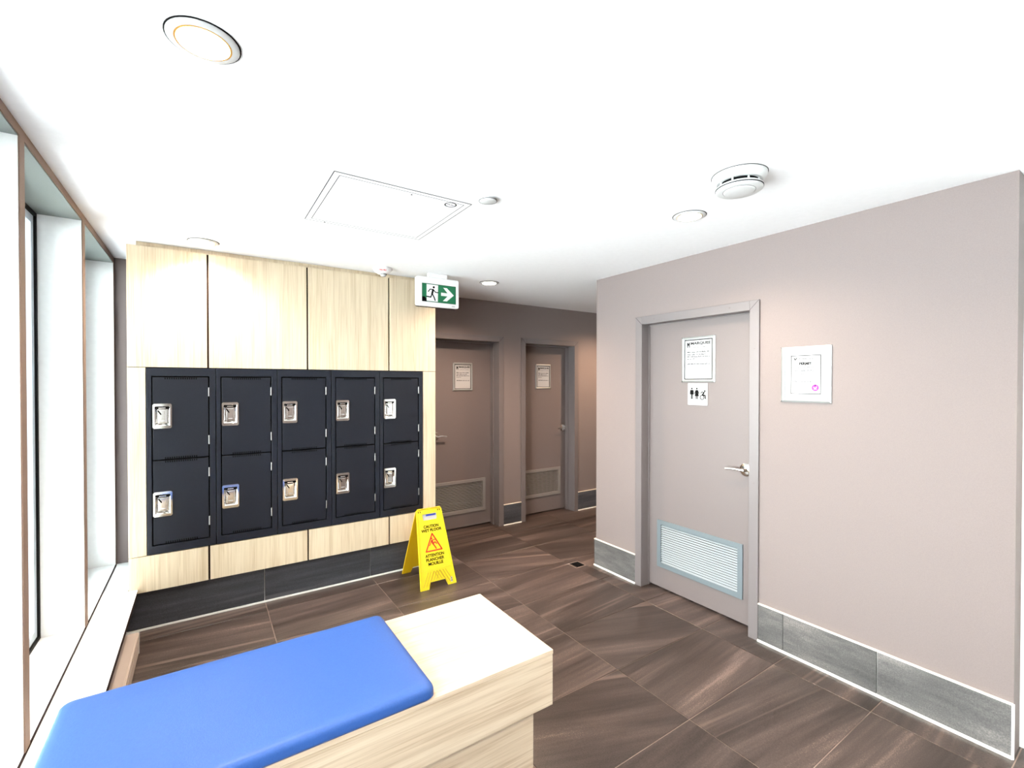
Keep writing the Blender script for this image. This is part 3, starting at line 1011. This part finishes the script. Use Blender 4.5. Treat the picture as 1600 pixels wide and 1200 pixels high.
build(MB().prism([P(.0, .74), P(.0, 1), P(.13, 1), P(.12, .86), P(.07, .74)], y0, y1), 'dark_corner', M['ink'], ex)
ar = MB()
pg(ar, [(.555, .42), (.72, .42), (.72, .60), (.555, .60)])
pg(ar, [(.62, .13), (.73, .13), (.945, .51), (.79, .51)])
pg(ar, [(.79, .51), (.945, .51), (.73, .89), (.61, .89)])
pg(ar, [(.71, .42), (.80, .42), (.80, .60), (.71, .60)], -.0233, -.0226)
build(ar, 'arrow', M['signwhite'], ex)
build(MB().box(.315, .345, -.0228, -.0219, .012, .015), 'maker_mark', M['grey'], ex)

# ------------------------------------------------------------------ framed notices and signs
def frame_parts(t, w, h, b, ie=.006):
    f = MB()
    o = (0, w, 0, h)
    i = (b, w - b, b, h - b)
    def c(r, y):
        return [(r[0], y, r[2]), (r[1], y, r[2]), (r[1], y, r[3]), (r[0], y, r[3])]
    mid = (b * .5, w - b * .5, b * .5, h - b * .5)
    rings = [c(o, 0), c(o, -.007), c(mid, -.012), c(i, -.009), c(i, -.003)]
    vs = [p for r in rings for p in r]
    fs = []
    for k in range(4):
        for s in range(4):
            j = (s + 1) % 4
            fs.append((k * 4 + s, k * 4 + j, k * 4 + 4 + j, k * 4 + 4 + s))
    f.add(vs, fs)
    build(f, 'snap_frame', M['alu'], t)
    mj = MB()
    for (ax, az, bx, bz) in ((0, 0, b, b), (w, 0, w - b, b), (0, h, b, h - b), (w, h, w - b, h - b)):
        mj.ribbon([(ax, az), ((ax + bx) / 2, (az + bz) / 2)], .0015, -.0118, -.007)
    build(mj, 'mitre_joint', M['grey'], t)
    build(MB().box(b - .004, w - b + .004, -.0055, -.0005, b - .004, h - b + .004), 'paper_sheet', M['paper'], t)
    g = MB().ring((b, w - b, b, h - b), (b + ie, w - b - ie, b + ie, h - b - ie), -.0064, -.0055)
    build(g, 'inner_edge', M['ink'], t)

def words(t, x0, x1, z, hgt, mat, seed, name='text_line', fill=1.0):
    hgt *= 1.25
    rnd = random.Random(seed)
    m = MB()
    x = x0
    while x < x0 + (x1 - x0) * fill:
        wl_ = rnd.uniform(.45, 1.6) * hgt * 3.0
        e_ = min(x + wl_, x0 + (x1 - x0) * fill)
        xx = x
        while xx < e_:
            cw = hgt * rnd.uniform(.35, .6)
            hh2 = hgt * rnd.choice((.62, .62, 1.0))
            m.box(xx, min(xx + cw, e_), -.0062, -.0056, z, z + hh2)
            xx += cw + hgt * .22
        x = e_ + hgt * .7
    return build(m, name, mat, t)

def notice(origin, rz, w, h, label):
    t = empty('framed_notice', origin, rz, label, 'notice', 'framed notices on the doors')
    b = .020
    frame_parts(t, w, h, b)
    z = h - b - .030
    lg = MB()
    lg.ribbon([(.046, z - .026), (.046, z + .008), (.054, z - .008), (.062, z + .008), (.062, z - .026)], .006, -.0063, -.0056)
    lg.ribbon([(.046, z - .012), (.062, z - .012)], .004, -.0063, -.0056)
    build(lg, 'logo', M['ink'], t)
    lettering('MARQUEE', 'lettering', M['ink'], t, .074, z, .023, w - .074 - b - .014, y=-.0062, align='LEFT', bold=.035)
    words(t, .078, w - b - .02, z - .030, .0035, M['greyl'], 3)
    xa, xb = .044, w - b - .020
    z2 = z - .066
    words(t, xa, xb, z2, .0070, M['ink'], 5)
    words(t, xa, xb, z2 - .018, .0062, M['ink'], 6, fill=.8)
    words(t, xa, xb, z2 - .034, .0068, M['ink'], 7)
    words(t, xa, xb, z2 - .050, .0062, M['ink'], 8, fill=.34)
    words(t, xa, xb, z2 - .088, .0068, M['ink'], 9)
    return t
notice((XR + .083, 2.188, 1.647), -math.pi / 2, .270, .334, 'silver framed white notice on the door in the right wall, above the toilet sign')
notice((2.304, YF + .165, 1.553), 0, .246, .314, 'silver framed white notice on the left back door, next to the lockers')
notice((3.446, YF + .165, 1.566), 0, .240, .308, 'silver framed white notice on the right back door, at the hallway end')

# toilet sign
wc = empty('toilet_sign', (XR + .083, 2.137, 1.478), -math.pi / 2, 'square white toilet sign with man, woman and wheelchair figures under the framed notice', 'sign')
s = .161
build(MB().prism(rr2(0, s, 0, s, .004), -.006, 0), 'plate', M['paper'], wc)
f = MB()
y0, y1 = -.0068, -.0058
f.disc((.034, .121), .0062, y0, y1, 14)
f.box(.0235, .0445, y0, y1, .078, .111)
f.ribbon([(.0225, .108), (.0205, .080)], .005, y0, y1)
f.ribbon([(.0455, .108), (.0475, .080)], .005, y0, y1)
f.box(.0265, .0330, y0, y1, .044, .080)
f.box(.0350, .0415, y0, y1, .044, .080)
build(f, 'man_figure', M['ink'], wc)
f = MB()
f.disc((.075, .121), .0062, y0, y1, 14)
f.prism([(.058, .066), (.092, .066), (.082, .111), (.068, .111)], y0, y1)
f.ribbon([(.067, .108), (.057, .084)], .005, y0, y1)
f.ribbon([(.083, .108), (.093, .084)], .005, y0, y1)
f.box(.0675, .0735, y0, y1, .044, .068)
f.box(.0765, .0825, y0, y1, .044, .068)
build(f, 'woman_figure', M['ink'], wc)
f = MB()
f.annulus((.118, .058), .0125, .0180, y0, y1, 24)
f.disc((.140, .104), .0062, y0, y1, 14)
f.ribbon([(.134, .094), (.120, .074)], .010, y0, y1)
f.ribbon([(.132, .092), (.118, .098), (.108, .088)], .0055, y0, y1)
f.ribbon([(.122, .074), (.142, .074), (.144, .050)], .0085, y0, y1)
build(f, 'wheelchair_figure', M['ink'], wc)

# permit on the right wall
pm = empty('framed_permit', (XR - .001, 1.428, 1.526), -math.pi / 2, 'silver framed permit with a magenta seal hanging alone on the right wall', 'permit')
w, h = .270, .329
frame_parts(pm, w, h, .021, .0012)
build(MB().ring((.055, .217, .050, .277), (.0582, .2138, .0532, .2738), -.0062, -.0056), 'border_line', M['ink'], pm)
vm = MB().ribbon([(.073, .262), (.079, .251), (.088, .262)], .0045, -.0063, -.0056)
build(vm, 'check_logo', M['ink'], pm)
words(pm, .094, .114, .2535, .0050, M['greyl'], 2)
lettering('Health', 'lettering', M['ink'], pm, .117, .2565, .0075, .026, y=-.0062, align='LEFT', bold=.02)
words(pm, .158, .196, .2535, .0050, M['greyl'], 12)
lettering('PERMIT', 'lettering', M['ink'], pm, .135, .2285, .0150, .066, y=-.0062, bold=.05)
lettering('TO OPERATE', 'lettering', M['grey'], pm, .135, .2165, .0070, .062, y=-.0062, bold=.01)
words(pm, .092, .188, .2035, .0045, M['greyl'], 22)
words(pm, .068, .100, .182, .0050, M['greyl'], 23)
words(pm, .112, .180, .184, .0055, M['greyl'], 24)
words(pm, .068, .096, .166, .0045, M['greyl'], 25)
words(pm, .112, .152, .166, .0045, M['greyl'], 26)
words(pm, .068, .094, .121, .0055, M['grey'], 27)
words(pm, .112, .168, .120, .0050, M['greyl'], 28)
words(pm, .080, .140, .078, .0020, M['greyl'], 29)
seal = MB().disc((.188, .087), .0185, -.0064, -.0056, 32)
sl_ = build(seal, 'seal', M['purple'], pm)
f = MB()
f.ribbon([(.180, .090), (.187, .083), (.196, .092)], .005, -.0068, -.0063)
f.ribbon([(.182, .079), (.195, .080)], .004, -.0068, -.0063)
build(f, 'seal_mark', M['paper'], sl_)
build(MB().prism([(.182, .1035), (.188, .097), (.194, .1035)], -.0069, -.0063), 'seal_notch', M['ink'], sl_)
build(MB().disc((.130, h - .009), .0015, -.0125, -.009, 8), 'frame_pin', M['grey'], pm)

# ------------------------------------------------------------------ floor drain
a, b, c, d = DRAIN
dr = empty('floor_drain', (a, c, 0), 0, 'small square black floor drain set in the tiles near the wall corner', 'drain')
w, dd = b - a, d - c
def fring(o, i, z0, z1):
    mb = MB().ring(o, i, z0, z1)
    mb.v = [(x, z, y) for x, y, z in mb.v]
    return mb
build(fring((.001, w - .001, .001, dd - .001), (.008, w - .008, .008, dd - .008), -.003, .0008), 'drain_frame', M['grout'], dr)
build(MB().box(.008, w - .008, .008, dd - .008, -.0034, -.0025), 'drain_well', M['black'], dr)
for k in range(7):
    x_ = .014 + k * (w - .028) / 6
    build(MB().box(x_ - .003, x_ + .003, .009, dd - .009, -.0025, .0002), 'grate_bar', M['black'], dr)
